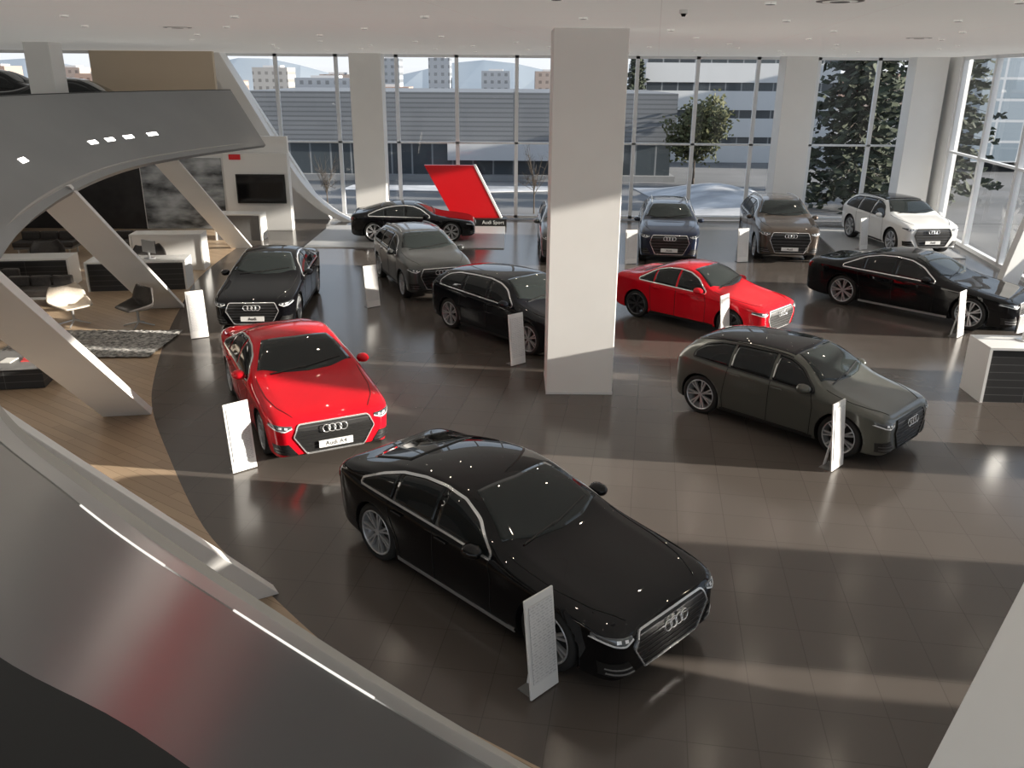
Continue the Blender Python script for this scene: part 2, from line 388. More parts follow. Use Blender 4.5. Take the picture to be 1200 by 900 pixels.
e = top('security_camera', 'small dark dome camera under the ceiling', 'camera', (1.9, 10.4, CZ))
MB().cyl((0, 0, 0), (0, 0, -.04), .05, .05).obj('mount', M['white'], parent=e)
MB().cyl((0, 0, -.04), (0, 0, -.07), .035, .02).obj('dome', M['screen'], parent=e)

# ------------------------------------------------------------------ cars
tire_me = MB().lathe([(.76, -.29), (.80, -.32), (.92, -.33), (.985, -.27), (1, -.2), (1, .2), (.985, .27), (.92, .33), (.80, .32), (.76, .29), (.74, .2), (.74, -.2)], 40, closed=True).mesh('tire', [M['tire']], True)
def rim_mesh(dark):
    mb = MB()
    mb.lathe([(.64, -.25), (.74, -.27), (.785, -.30), (.78, .31), (.755, .325), (.725, .30), (.70, .15), (.64, 0)], 40, closed=True)
    mb.cyl((0, .0, 0), (0, .265, 0), .15, .12, 16)
    for i in range(14):
        t = 2 * math.pi * (i // 2) / 7 + (.13 if i % 2 else -.13)
        tc = 2 * math.pi * (i // 2) / 7
        p0 = Vector((math.cos(tc) * .1, .24, math.sin(tc) * .1)); p1 = Vector((math.cos(t) * .72, .28, math.sin(t) * .72))
        d = (p1 - p0).normalized(); s = d.cross(Vector((0, 1, 0))).normalized()
        a = .03; b = .042
        vs = [p0 - s * a, p0 + s * a, p0 + s * a - Vector((0, .1, 0)), p0 - s * a - Vector((0, .1, 0)), p1 - s * b, p1 + s * b, p1 + s * b - Vector((0, .1, 0)), p1 - s * b - Vector((0, .1, 0))]
        mb.add(vs, [(0, 1, 2, 3), (7, 6, 5, 4), (0, 4, 5, 1), (1, 5, 6, 2), (2, 6, 7, 3), (3, 7, 4, 0)])
    mb.cyl((0, -.05, 0), (0, .05, 0), .56, .56, 24, 1)
    return mb.mesh('rim', [M['rimdark'] if dark else M['rim'], M['blacktrim']], fix=True)
rim_l = rim_mesh(False); rim_d = rim_mesh(True)
def rings_mesh():
    mb = MB(); R = .05; r = .006
    for k in range(4):
        cy = (k - 1.5) * .076
        vs = []; fs = []; n = 24; m = 6
        for i in range(n):
            a = 2 * math.pi * i / n
            for j in range(m):
                b = 2 * math.pi * j / m
                rr = R + r * math.cos(b)
                vs.append((r * math.sin(b), cy + rr * math.cos(a), rr * math.sin(a)))
        for i in range(n):
            for j in range(m):
                fs.append((i * m + j, ((i + 1) % n) * m + j, ((i + 1) % n) * m + (j + 1) % m, i * m + (j + 1) % m))
        mb.add(vs, fs)
    return mb.mesh('emblem', [M['chrome']], True)
rings_me = rings_mesh()
def text_mesh(body, size, mat):
    c = bpy.data.curves.new('t', 'FONT'); c.body = body; c.size = size; c.extrude = .002; c.align_x = 'CENTER'; c.align_y = 'CENTER'
    o = bpy.data.objects.new('t', c); COL.objects.link(o)
    dg = bpy.context.evaluated_depsgraph_get()
    me = bpy.data.meshes.new_from_object(o.evaluated_get(dg)); bpy.data.objects.remove(o)
    me.materials.clear(); me.materials.append(mat); return me

FR = [(0, .68, .26, .37, .41, 0), (.005, .77, .23, .43, .47, 0), (.018, .87, .19, .48, .52, 0), (.05, .94, .17, .515, .56, 0), (.13, .98, .17, .545, .60, 0), (.22, .995, .17, .565, .64, 0), (.30, 1, .17, .585, .685, 0)]
KIND = {
 'sedan': dict(cowl=.30, rest=[(.36, 1, .17, .59, .81, .45), (.42, 1, .17, .60, .925, .9), (.48, 1, .17, .605, .985, 1), (.56, 1, .17, .61, 1.0, 1), (.64, 1, .17, .62, .985, 1), (.71, 1, .17, .63, .93, 1), (.78, .995, .17, .64, .835, .8), (.84, .985, .17, .65, .76, .3), (.90, .965, .18, .655, .74, 0), (.955, .92, .2, .65, .735, 0), (.985, .85, .25, .62, .70, 0), (.995, .78, .3, .58, .66, 0), (1, .7, .34, .55, .62, 0)],
   up=[(.345, .66), (.42, .83), (.48, .905), (.55, .93), (.63, .915), (.70, .86), (.76, .76), (.80, .695)], lo=[(.345, .645), (.80, .68)], win=[(.35, .535), (.548, .69), (.70, .795)],
   ws=([(.345, -.80), (.315, -.4), (.307, 0), (.315, .4), (.345, .80)], [(.478, -.57), (.468, 0), (.478, .57)]),
   rw=('top', [(.815, -.66), (.83, 0), (.815, .66)], [(.70, -.55), (.69, 0), (.70, .55)]), doors=[.335, .54, .70], tz=(.56, .66)),
 'fastback': dict(cowl=.31, rest=[(.37, 1, .17, .59, .81, .45), (.43, 1, .17, .60, .925, .9), (.49, 1, .17, .605, .985, 1), (.56, 1, .17, .61, 1.0, 1), (.64, 1, .17, .62, .985, 1), (.72, 1, .17, .63, .95, 1), (.79, .995, .17, .64, .90, .97), (.85, .985, .17, .65, .845, .85), (.90, .965, .18, .66, .795, .6), (.94, .94, .19, .665, .76, .25), (.97, .90, .21, .66, .745, 0), (.988, .85, .25, .62, .70, 0), (.996, .78, .3, .58, .64, 0), (1, .7, .36, .55, .60, 0)],
   up=[(.355, .66), (.43, .83), (.49, .905), (.56, .93), (.64, .915), (.72, .87), (.79, .80), (.86, .705)], lo=[(.355, .645), (.86, .69)], win=[(.36, .55), (.562, .715), (.725, .85)],
   ws=([(.355, -.80), (.325, -.4), (.317, 0), (.325, .4), (.355, .80)], [(.488, -.57), (.478, 0), (.488, .57)]),
   rw=('top', [(.90, -.56), (.915, 0), (.90, .56)], [(.75, -.52), (.74, 0), (.75, .52)]), doors=[.345, .555, .72], tz=(.57, .655)),
 'hatch': dict(cowl=.26, rest=[(.32, 1, .17, .59, .82, .45), (.38, 1, .17, .60, .925, .9), (.44, 1, .17, .605, .985, 1), (.54, 1, .17, .61, 1.0, 1), (.66, 1, .17, .62, .99, 1), (.78, 1, .17, .63, .965, 1), (.87, .985, .17, .64, .935, 1), (.92, .97, .18, .65, .895, .95), (.955, .95, .2, .65, .80, .7), (.978, .92, .22, .63, .69, .25), (.992, .86, .27, .58, .62, 0), (1, .76, .34, .52, .57, 0)],
   up=[(.305, .66), (.38, .83), (.44, .90), (.52, .93), (.66, .92), (.78, .895), (.85, .845), (.90, .73)], lo=[(.305, .645), (.90, .69)], win=[(.31, .50), (.512, .70), (.712, .895)],
   ws=([(.305, -.80), (.275, -.4), (.267, 0), (.275, .4), (.305, .80)], [(.438, -.57), (.428, 0), (.438, .57)]),
   rw=('rear', [(-.66, .67), (0, .665), (.66, .67)], [(-.56, .885), (0, .90), (.56, .885)]), doors=[.30, .506, .70], tz=(.54, .64)),
 'suv': dict(cowl=.26, rest=[(.32, 1, .24, .60, .82, .45), (.38, 1, .24, .605, .925, .9), (.44, 1, .24, .61, .985, 1), (.54, 1, .24, .615, 1.0, 1), (.66, 1, .24, .62, .995, 1), (.78, 1, .24, .63, .98, 1), (.87, .985, .24, .635, .95, 1), (.92, .965, .25, .64, .90, .95), (.955, .94, .27, .64, .79, .65), (.98, .90, .3, .62, .68, .2), (.992, .83, .34, .57, .61, 0), (1, .72, .4, .5, .55, 0)],
   up=[(.305, .67), (.38, .83), (.44, .90), (.52, .93), (.66, .92), (.80, .895), (.87, .83), (.905, .73)], lo=[(.305, .65), (.905, .685)], win=[(.31, .50), (.512, .70), (.712, .90)],
   ws=([(.305, -.80), (.275, -.4), (.267, 0), (.275, .4), (.305, .80)], [(.438, -.57), (.428, 0), (.438, .57)]),
   rw=('rear', [(-.66, .67), (0, .665), (.66, .67)], [(-.56, .90), (0, .915), (.56, .90)]), doors=[.30, .506, .70], tz=(.54, .64)),
}
def lin(tab, x):
    if x <= tab[0][0]: return tab[0][1]
    for (a, b), (c, d) in zip(tab[:-1], tab[1:]):
        if x <= c: return b + (d - b) * (x - a) / (c - a)
    return tab[-1][1]
def resample(pl, n):
    pl = [Vector(p) for p in pl]
    d = [0]
    for a, b in zip(pl[:-1], pl[1:]): d.append(d[-1] + (b - a).length)
    out = []
    for i in range(n):
        t = d[-1] * i / (n - 1); j = 0
        while j < len(d) - 2 and d[j + 1] < t: j += 1
        s = d[j + 1] - d[j]
        out.append(pl[j].lerp(pl[j + 1], (t - d[j]) / s if s > 1e-9 else 0))
    return out
def cast(bvh, mode, a, b):
    o, d = {'front': ((6, a, b), (-1, 0, 0)), 'rear': ((-6, a, b), (1, 0, 0)), 'left': ((a, 4, b), (0, -1, 0)), 'right': ((a, -4, b), (0, 1, 0)), 'top': ((a, b, 6), (0, 0, -1))}[mode]
    h = bvh.ray_cast(Vector(o), Vector(d))
    if h[0] is None: return None, None
    nn = h[1]
    if nn.dot(Vector(d)) > 0: nn = -nn
    return h[0], nn
def drape(mb, bvh, lo, hi, ns, nt, mode, off=.006, mi=0, skirt=.02):
    lo = resample(lo, ns); hi = resample(hi, ns)
    idx = {}
    vs = []; fs = []; sk = {}
    for i in range(ns):
        for j in range(nt):
            p = lo[i].lerp(hi[i], j / (nt - 1))
            h, nn = cast(bvh, mode, p.x, p.y)
            if h is None: continue
            idx[i, j] = len(vs); vs.append(h + nn * off)
            if i in (0, ns - 1) or j in (0, nt - 1):
                sk[i, j] = len(vs); vs.append(h - nn * skirt)
    for i in range(ns - 1):
        for j in range(nt - 1):
            q = [(i, j), (i + 1, j), (i + 1, j + 1), (i, j + 1)]
            if all(k in idx for k in q): fs.append([idx[k] for k in q])
    def se(a, b):
        if a in sk and b in sk: fs.append([idx[a], idx[b], sk[b], sk[a]])
    for i in range(ns - 1): se((i, 0), (i + 1, 0)); se((i, nt - 1), (i + 1, nt - 1))
    for j in range(nt - 1): se((0, j), (0, j + 1)); se((ns - 1, j), (ns - 1, j + 1))
    mb.add(vs, fs, mi)
def strip(mb, bvh, pl, w, mode, ns=14, off=.006, mi=0, closed=False):
    pl = [Vector(p) for p in pl]
    if closed: pl = pl + [pl[0]]
    P = resample(pl, ns); lo = []; hi = []
    for i in range(ns):
        d = (P[min(i + 1, ns - 1)] - P[max(i - 1, 0)])
        if d.length < 1e-9: d = Vector((1, 0))
        d.normalize(); n = Vector((-d.y, d.x)) * w / 2
        lo.append(P[i] - n); hi.append(P[i] + n)
    idx = []; vs = []; fs = []
    for a, b in zip(lo, hi):
        r = []
        for p in (a, b):
            h, nn = cast(bvh, mode, p.x, p.y)
            r.append(None if h is None else (h, nn))
        if None in r: idx.append(None); continue
        k = len(vs)
        vs += [r[0][0] + r[0][1] * off, r[1][0] + r[1][1] * off, r[0][0] - r[0][1] * .01, r[1][0] - r[1][1] * .01]
        idx.append(k)
    for a, b in zip(idx[:-1], idx[1:]):
        if a is None or b is None: continue
        fs += [(a, a + 1, b + 1, b), (a, b, b + 2, a + 2), (a + 1, a + 3, b + 3, b + 1)]
    mb.add(vs, fs, mi)

paints = {}
def paint(name, col, metal=0.0, rough=.3):
    if name not in paints: paints[name] = pmat('paint_' + name, col, rough, metal, 1.0, spec=0.0 if metal == 0 else .3)
    return paints[name]
def car(kind, L, W, H, wb, fo, r, pnt, loc, head, label, z=0, dark_rim=False, roof=None, chrome=True, plate=None, simple=False, cat='car', sport=False, rails=True):
    K = KIND[kind]; w2 = W / 2 * 1.012; zadd = .07 if kind == 'suv' else 0
    X = lambda d: L / 2 - d * L
    e = top('car', label, cat, (loc[0], loc[1], z), math.radians(head))
    kf = K['cowl'] / .30
    st = [(d * kf, w, zb + zadd, zs, zt, g) for d, w, zb, zs, zt, g in FR] + K['rest']
    if kind == 'suv':
        st = [(d, w, zb, zs + (.05 if d < .2 else .03 if d < .27 else 0), zt + (.06 if d < .2 else .03 if d < .27 else 0), g) for d, w, zb, zs, zt, g in st]
    bm = bmesh.new(); rings = []
    for d, wf, zb, zs, zt, g in st:
        w = w2 * wf; zs *= H; zt *= H
        hood = [(.96 * w, zs + .50 * (zt - zs)), (.87 * w, zs + .84 * (zt - zs)), (.70 * w, zs + 1.0 * (zt - zs)), (.40 * w, zs + .95 * (zt - zs)), (0, zt)]
        cab = [(.95 * w, zs + .055 * H), (.845 * w, zs + .055 * H + .5 * (zt - zs - .055 * H)), (.675 * w, zt - .055), (.42 * w, zt - .012), (0, zt)]
        up = [(a[0] * (1 - g) + b[0] * g, a[1] * (1 - g) + b[1] * g) for a, b in zip(hood, cab)]
        sec = [(0, zb), (.7 * w, zb), (.945 * w, zb + .015), (.97 * w, zb + .26 * (zs - zb)), (.995 * w, zb + .70 * (zs - zb)), (.99 * w, zs)] + up
        R = [bm.verts.new((X(d), y, zz)) for y, zz in sec]
        Lf = [R[0]] + [bm.verts.new((X(d), -y, zz)) for y, zz in sec[1:-1]] + [R[-1]]
        rings.append((R, Lf))
    n = 11
    cl = bm.edges.layers.float.new('crease_edge')
    for (R0, L0), (R1, L1) in zip(rings[:-1], rings[1:]):
        for i in range(n - 1):
            bm.faces.new((R0[i], R1[i], R1[i + 1], R0[i + 1])); bm.faces.new((L0[i], L0[i + 1], L1[i + 1], L1[i]))
    for (R, Lf) in (rings[0], rings[-1]):
        for i in range(n - 1):
            q = [R[i], R[i + 1], Lf[i + 1], Lf[i]]
            q2 = []
            for v in q:
                if v not in q2: q2.append(v)
            bm.faces.new(q2)
    bmesh.ops.recalc_face_normals(bm, faces=bm.faces)
    for si in range(len(rings) - 1):
        for sd in (0, 1):
            for i, c in ((5, .9), (8, .7), (2, .6), (7, .35), (3, .5)):
                ed = bm.edges.get((rings[si][sd][i], rings[si + 1][sd][i]))
                if ed: ed[cl] = c
    me = bpy.data.meshes.new('body'); bm.to_mesh(me); bm.free()
    tmp = bpy.data.objects.new('body', me); COL.objects.link(tmp)
    m = tmp.modifiers.new('s', 'SUBSURF'); m.levels = 2 if simple else 3; m.render_levels = m.levels
    dg = bpy.context.evaluated_depsgraph_get()
    me2 = bpy.data.meshes.new_from_object(tmp.evaluated_get(dg))
    b2 = bmesh.new(); b2.from_mesh(me2); bvh = BVHTree.FromBMesh(b2); b2.free()
    tmp.modifiers.clear(); tmp.data = me2
    xf = L / 2 - fo; xr = xf - wb; Ra = r + (.04 if kind != 'suv' else .055)
    cut = []
    for x in (xf, xr):
        for s in (1, -1):
            me3 = MB().cyl((x, s * W * .26, r), (x, s * W * .6, r), Ra, Ra, 40).mesh('cut', [], fix=True)
            c = bpy.data.objects.new('cut', me3); COL.objects.link(c); cut.append(c)
            mm = tmp.modifiers.new('b', 'BOOLEAN'); mm.object = c; mm.operation = 'DIFFERENCE'; mm.solver = 'EXACT'
    dg = bpy.context.evaluated_depsgraph_get()
    me4 = bpy.data.meshes.new_from_object(tmp.evaluated_get(dg))
    bpy.data.objects.remove(tmp)
    for c in cut: bpy.data.objects.remove(c)
    me4.materials.clear(); me4.materials.append(pnt); me4.materials.append(M['blacktrim'])
    for p in me4.polygons:
        c = p.center; p.use_smooth = True; p.material_index = 0
        for x in (xf, xr):
            if (c.x - x) ** 2 + (c.z - r) ** 2 < (Ra + .002) ** 2 and abs(c.y) > W * .25: p.material_index = 1; p.use_smooth = False
        if p.normal.z < -.7 and c.z < .45: p.material_index = 1
    me4.name = 'body'
    put('body', me4, parent=e)
    ul = lambda d: lin(K['up'], d) * H; ll = lambda d: lin(K['lo'], d) * H
    ws = K['ws']
    mb = MB(); drape(mb, bvh, [(X(a), b * W / 2) for a, b in ws[0]], [(X(a), b * W / 2) for a, b in ws[1]], 21, 14, 'top', .006)
    mb.obj('windshield', M['wsglass'], parent=e, smooth=True)
    md, lo, hi = K['rw']; mb = MB()
    if md == 'top': drape(mb, bvh, [(X(a), b * W / 2) for a, b in lo], [(X(a), b * W / 2) for a, b in hi], 17, 12, 'top', .006)
    else: drape(mb, bvh, [(a * W / 2, b * H) for a, b in lo], [(a * W / 2, b * H) for a, b in hi], 17, 8, 'rear', .006)
    mb.obj('rear_window', M['carglass'], parent=e, smooth=True)
    for sd in ('left', 'right'):
        for (a, b) in K['win']:
            ds = [a + (b - a) * i / 14 for i in range(15)]
            mb = MB()
            drape(mb, bvh, [(X(d), ll(d)) for d in ds], [(X(d), max(ul(d), ll(d) + .004)) for d in ds], 15, 8, sd, .006)
            mb.obj('side_window', M['carglass'], parent=e, smooth=True)
        if simple: continue
        mb = MB()
        a, b = K['win'][0][0], K['win'][-1][1]
        ds = [a + (b - a) * i / 30 for i in range(31)]
        loop = [(X(d), ll(d) - .008) for d in ds] + [(X(d), max(ul(d), ll(d)) + .008) for d in ds[::-1]]
        strip(mb, bvh, loop, .022, sd, 120, .009, closed=True)
        mb.obj('window_trim', M['chrome'] if chrome else M['blacktrim'], parent=e)
        mb = MB()
        zs0 = .24 + zadd
        for dd in K['doors']:
            t = ll(dd) - .01
            if dd == K['doors'][2]:
                pl = [(X(dd + .01), t), (X(dd + .015), t - .12), (xr + Ra + .05, r + .12), (xr + Ra + .07, zs0)]
            elif dd == K['doors'][0]:
                pl = [(X(dd + .02), t), (X(dd + .008), t - .2), (X(dd + .012), zs0)]
            else: pl = [(X(dd), t), (X(dd + .003), zs0)]
            strip(mb, bvh, pl, .009, sd, 16, .004)
        strip(mb, bvh, [(xf - Ra - .12, zs0), (xr + Ra + .07, zs0)], .009, sd, 16, .004)
        mb.obj('door_seam', M['seam'], parent=e)
        mb = MB()
        strip(mb, bvh, [(xf - Ra - .03, .215 + zadd), (xr + Ra + .03, .215 + zadd)], .045, sd, 16, .012)
        mb.obj('sill_trim', M['blacktrim'] if kind in ('suv',) else (M['satin'] if sport else M['blacktrim']), parent=e)
        for dd in (K['doors'][1] - .035, K['doors'][2] - .03):
            h, nn = cast(bvh, sd, X(dd), ll(dd) - .10)
            if h:
                hm = MB().box((0, 0, 0), (.19, .03, .028)).obj('door_handle', pnt, parent=e, bevel=.01)
                hm.location = h + nn * .018
    for x in (xf, xr):
        for s in (1, -1):
            o = put('wheel', tire_me, parent=e); o.location = (x, s * (W / 2 - .03 - .33 * r), r); o.scale = (r, r, r)
            if s < 0: o.rotation_euler = (0, 0, math.pi)
            rm = put('rim', rim_d if dark_rim else rim_l, parent=o)
    if simple: return e
    zn = .475 * H + (.06 * H if kind == 'suv' else 0)
    z1 = zn + .012; z0 = .25 + zadd * 1.3; gw = .33 * W if kind != 'hatch' else .31 * W; zm = z0 + .62 * (z1 - z0)
    gw *= .96
    loP = [(-gw * (1 - 2 * t), z0 + max(0, (abs(1 - 2 * t) - .72) / .28) * (zm - z0)) for t in [i / 40 for i in range(41)]]
    hiP = [(-gw * (1 - 2 * t), z1 - max(0, (abs(1 - 2 * t) - .88) / .12) * (z1 - zm - .01)) for t in [i / 40 for i in range(41)]]
    mb = MB()
    drape(mb, bvh, loP, hiP, 25, 10, 'front', .008)
    gr = mb.obj('grille', M['blacktrim'], parent=e)
    mb = MB()
    nb = 7 if kind != 'suv' else 6
    for i in range(nb):
        zz = z0 + (z1 - z0) * (i + .7) / (nb + .4)
        hw = gw * (.72 + .28 * min(1, (zz - z0) / (zm - z0))) if zz < zm else gw * (1 - .12 * (zz - zm) / (z1 - zm))
        strip(mb, bvh, [(-hw * .97, zz), (hw * .97, zz)], .009, 'front', 17, .016)
    mb.obj('grille_bar', M['bar'], parent=gr)
    mb = MB()
    strip(mb, bvh, loP + hiP[::-1], .015, 'front', 110, .02, closed=True)
    mb.obj('grille_frame', M['chrome'] if chrome else M['blacktrim'], parent=gr)
    h, nn = cast(bvh, 'front', 0, z1 - .085)
    em = put('emblem', rings_me, parent=gr); em.location = h + Vector((.045, 0, 0)); em.rotation_euler = (0, math.radians(-8), 0); em.scale = (1.1, 1.1, 1.1)
    h, nn = cast(bvh, 'front', 0, z0 + .12)
    if plate:
        pl = MB().box((0, 0, 0), (.015, .50, .105)).obj('license_plate', M['plate'], parent=e); pl.location = h + Vector((.04, 0, 0))
        tm = text_mesh(plate, .095, M['ptext'])
        t = put('plate_lettering', tm, parent=pl); t.location = (.009, 0, 0); t.rotation_euler = (math.pi / 2, 0, math.pi / 2)
    for s in (1, -1):
        Y = lambda q: s * q * W / 2
        hb = zn - .02
        lo = [(Y(.65), hb - .015), (Y(.76), hb - .05), (Y(.86), hb - .03), (Y(.945), hb + .01)]
        hi = [(Y(.65), hb + .028), (Y(.76), hb + .036), (Y(.86), hb + .050), (Y(.945), hb + .058)]
        mb = MB(); drape(mb, bvh, lo, hi, 15, 6, 'front', .008)
        hl = mb.obj('headlight', M['head'], parent=e, smooth=True)
        mb = MB(); strip(mb, bvh, [(a, b + .012) for a, b in lo], .014, 'front', 14, .014)
        strip(mb, bvh, [(Y(.72), hb - .0), (Y(.76), hb + .005)], .026, 'front', 4, .013); strip(mb, bvh, [(Y(.80), hb + .01), (Y(.84), hb + .015)], .026, 'front', 4, .013)
        mb.obj('running_lamp', M['drl'], parent=hl)
        mb = MB()
        drape(mb, bvh, [(Y(.58), z0 - .01), (Y(.90), z0 + .01)], [(Y(.72), z0 + .17), (Y(.92), z0 + .15)], 9, 5, 'front', .008)
        ai = mb.obj('air_intake', M['blacktrim'], parent=e)
        mb = MB(); strip(mb, bvh, [(Y(.63), z0 + .03), (Y(.88), z0 + .045)], .012, 'front', 8, .016); strip(mb, bvh, [(Y(.67), z0 + .09), (Y(.89), z0 + .095)], .009, 'front', 8, .016)
        mb.obj('intake_bar', M['bar'] if not sport else M['satin'], parent=ai)
        t0, t1 = K['tz']
        mb = MB(); drape(mb, bvh, [(Y(.45), t0 * H), (Y(.88), t0 * H + .01)], [(Y(.45), t1 * H - .03), (Y(.9), t1 * H)], 11, 5, 'rear', .008)
        mb.obj('taillight', M['tail'], parent=e, smooth=True)
        xm = X(K['win'][0][0] + .035); zmir = ll(K['win'][0][0]) + .06
        mm = MB()
        ym = s * (W / 2 + .075)
        prof = [(-.085, .03, .045), (-.07, .075, .065), (-.02, .09, .075), (.05, .08, .068), (.10, .05, .045), (.12, .02, .02)]
        nn_ = 12; vs = []; fs = []
        for (px, ry, rz_) in prof:
            for i in range(nn_):
                a = 2 * math.pi * i / nn_
                vs.append((xm + px, ym + ry * math.cos(a) * 1.15, zmir + rz_ * math.sin(a)))
        for k in range(len(prof) - 1):
            for i in range(nn_): fs.append((k * nn_ + i, k * nn_ + (i + 1) % nn_, (k + 1) * nn_ + (i + 1) % nn_, (k + 1) * nn_ + i))
        fs += [tuple(range(nn_)), tuple(range((len(prof) - 1) * nn_, len(prof) * nn_))]
        mm.add(vs, fs)
        mm.cyl((xm + .02, s * (W / 2 - .09), zmir - .05), (xm + .02, s * (W / 2 + .05), zmir - .03), .022)
        mm.obj('mirror', pnt, parent=e, smooth=True)
        mb = MB(); cw = K['cowl']
        strip(mb, bvh, [(X(.035), Y(.60)), (X(.10), Y(.76)), (X(cw * .6), Y(.84)), (X(cw + .01), Y(.86))], .008, 'top', 22, .004)
        mb.obj('hood_seam', M['seam'], parent=e)
    mb = MB(); cw = K['ws'][0][2][0]
    strip(mb, bvh, [(X(cw + .013), -.1 * W / 2), (X(cw + .045), .62 * W / 2)], .016, 'top', 12, .018)
    strip(mb, bvh, [(X(cw + .006), -.62 * W / 2), (X(cw + .02), .0)], .016, 'top', 12, .018)
    mb.obj('wiper', M['blacktrim'], parent=e)
    mb = MB(); drape(mb, bvh, [(-.42 * W / 2, .44 * H), (.42 * W / 2, .44 * H)], [(-.42 * W / 2, .52 * H), (.42 * W / 2, .52 * H)], 6, 4, 'rear', .008)
    mb.obj('license_plate', M['plate'], parent=e)
    mb = MB(); drape(mb, bvh, [(-.62 * W / 2, .25 + zadd), (.62 * W / 2, .25 + zadd)], [(-.7 * W / 2, .34 + zadd), (.7 * W / 2, .34 + zadd)], 12, 4, 'rear', .01)
    mb.obj('rear_diffuser', M['blacktrim'], parent=e)
    if roof:
        mb = MB(); a = K['ws'][1][1][0] + .004; b = .925 if kind in ('hatch', 'suv') else K['rw'][2][1][0] - .012
        drape(mb, bvh, [(X(a + .012), -.71 * W / 2), (X(a), 0), (X(a + .012), .71 * W / 2)], [(X(b), -.68 * W / 2), (X(b), 0), (X(b), .68 * W / 2)], 21, 22, 'top', .005)
        mb.obj('roof_panel', roof, parent=e, smooth=True)
    if kind == 'suv' and rails:
        for s in (1, -1):
            mb = MB(); P = [cast(bvh, 'top', X(.46 + .42 * i / 12), s * .60 * W / 2)[0] for i in range(13)]
            for i in range(12):
                u, v = P[i] + Vector((0, 0, .035 if 0 < i else .0)), P[i + 1] + Vector((0, 0, .035 if i < 11 else .0))
                mb.cyl(u, v, .016, .016, 8)
            mb.obj('roof_rail', M['satin'] if chrome else M['blacktrim'], parent=e)
    return e

BLK = paint('black', (.003, .003, .004)); DKB = paint('deep_black', (.006, .007, .010)); RED = paint('red', (.60, .006, .016), 0, .3)
GRY = paint('graphite', (.09, .095, .095), .6, .3); GRN = paint('gray_green', (.088, .091, .080), .35, .3)
NAVY = paint('navy', (.008, .014, .035), .2); BRN = paint('brown', (.085, .065, .052), .5); WHT = paint('white', (.76, .76, .75))
car('fastback', 4.47, 1.80, 1.36, 2.74, .83, .355, BLK, (-.03, 8.40), -45.3, 'glossy black four-door fastback with chrome window trim', sport=True)
car('sedan', 4.62, 1.86, 1.42, 2.80, .85, .34, RED, (-3.62, 13.42), -63, 'bright red sedan with chrome grille and name plate', plate='Audi A4')
car('sedan', 4.75, 1.78, 1.45, 2.85, .9, .35, BLK, (-5.83, 20.25), -86, 'black executive sedan near the lounge', plate='Audi')
car('suv', 4.05, 1.76, 1.55, 2.52, .80, .34, GRY, (-2.52, 22.8), -68, 'graphite grey compact off-roader', plate='Audi')
car('hatch', 4.2, 1.79, 1.42, 2.60, .83, .34, DKB, (.10, 18.1), -48.3, 'black hatchback standing behind the square column')
car('fastback', 4.2, 1.84, 1.28, 2.60, .80, .34, BLK, (-3.45, 29.7), 3, 'black coupe on the grey platform by the red panel', z=.03, sport=True)
car('suv', 4.5, 1.88, 1.62, 2.75, .86, .36, GRY, (1.75, 27.4), -90, 'dark grey off-roader mostly hidden by the column', plate='Audi')
car('suv', 4.60, 1.84, 1.66, 2.80, .87, .37, NAVY, (5.02, 27.7), -98, 'dark navy off-roader facing the room', plate='Audi')
car('suv', 4.7, 1.90, 1.74, 2.90, .88, .385, BRN, (8.68, 28.1), -96, 'brown large off-roader with chrome grille', plate='Audi')
car('suv', 4.5, 1.94, 1.62, 2.8, .84, .39, WHT, (13.05, 29.1), -84, 'white coupe-style off-roader by the corner glazing', z=.03, chrome=False, roof=BLK, plate='Audi', rails=False)
car('sedan', 4.02, 1.72, 1.38, 2.48, .78, .32, RED, (4.40, 19.3), -44, 'bright red compact sedan with dark wheels', dark_rim=True)
car('sedan', 5.05, 1.92, 1.46, 3.02, .94, .375, BLK, (9.92, 20.45), -47, 'long black luxury sedan with chrome window line', sport=True)
car('hatch', 3.74, 1.70, 1.42, 2.46, .70, .335, GRN, (4.66, 13.10), -46, 'grey-green small hatchback with a black roof', roof=BLK, chrome=False)
car('sedan', 4.7, 1.85, 1.45, 2.85, .9, .34, BLK, (-12.7, 26.2), 12, 'black car parked on the upper deck', z=3.8, simple=True)
car('suv', 4.5, 1.85, 1.68, 2.75, .86, .36, BLK, (-16.6, 28.9), 8, 'black off-roader parked on the upper deck', z=3.8, simple=True)

# ------------------------------------------------------------------ display signs
sg = top('display_sign', 'white leaning information stand beside a car', 'sign', (.32, 6.45, 0), math.radians(-45), group='car information stands')
MB().box((-.05, 0, .52), (.022, .37, 1.02), ry=math.radians(-6)).obj('panel', M['signw'], parent=sg, bevel=.004)
o = MB().box((0, 0, 0), (.004, .30, .80)).obj('printed_sheet', M['signp'], parent=sg); o.location = (-.034, 0, .56); o.rotation_euler = (0, math.radians(-6), 0)
MB().box((-.11, 0, .006), (.18, .30, .012)).obj('foot', M['deskgray'], parent=sg)
MB().slant((-.19, 0, .01), (-.085, 0, .7), (.01, 0), (0, .03)).obj('prop', M['alu'], parent=sg)
for x, y, h, z in ((-3.85, 11.1, -49, 0), (-6.76, 17.6, -60, 0), (-3.42, 20.3, -50, 0), (.12, 15.95, -50, 0), (4.6, 17.6, -42, 0), (4.77, 11.3, -46, 0), (9.93, 18.1, -46, 0), (3.6, 25.6, -80, 0), (7.1, 26.0, -75, 0), (11.6, 28.0, -60, .03)):
    dup(sg, (x, y, z), math.radians(h))

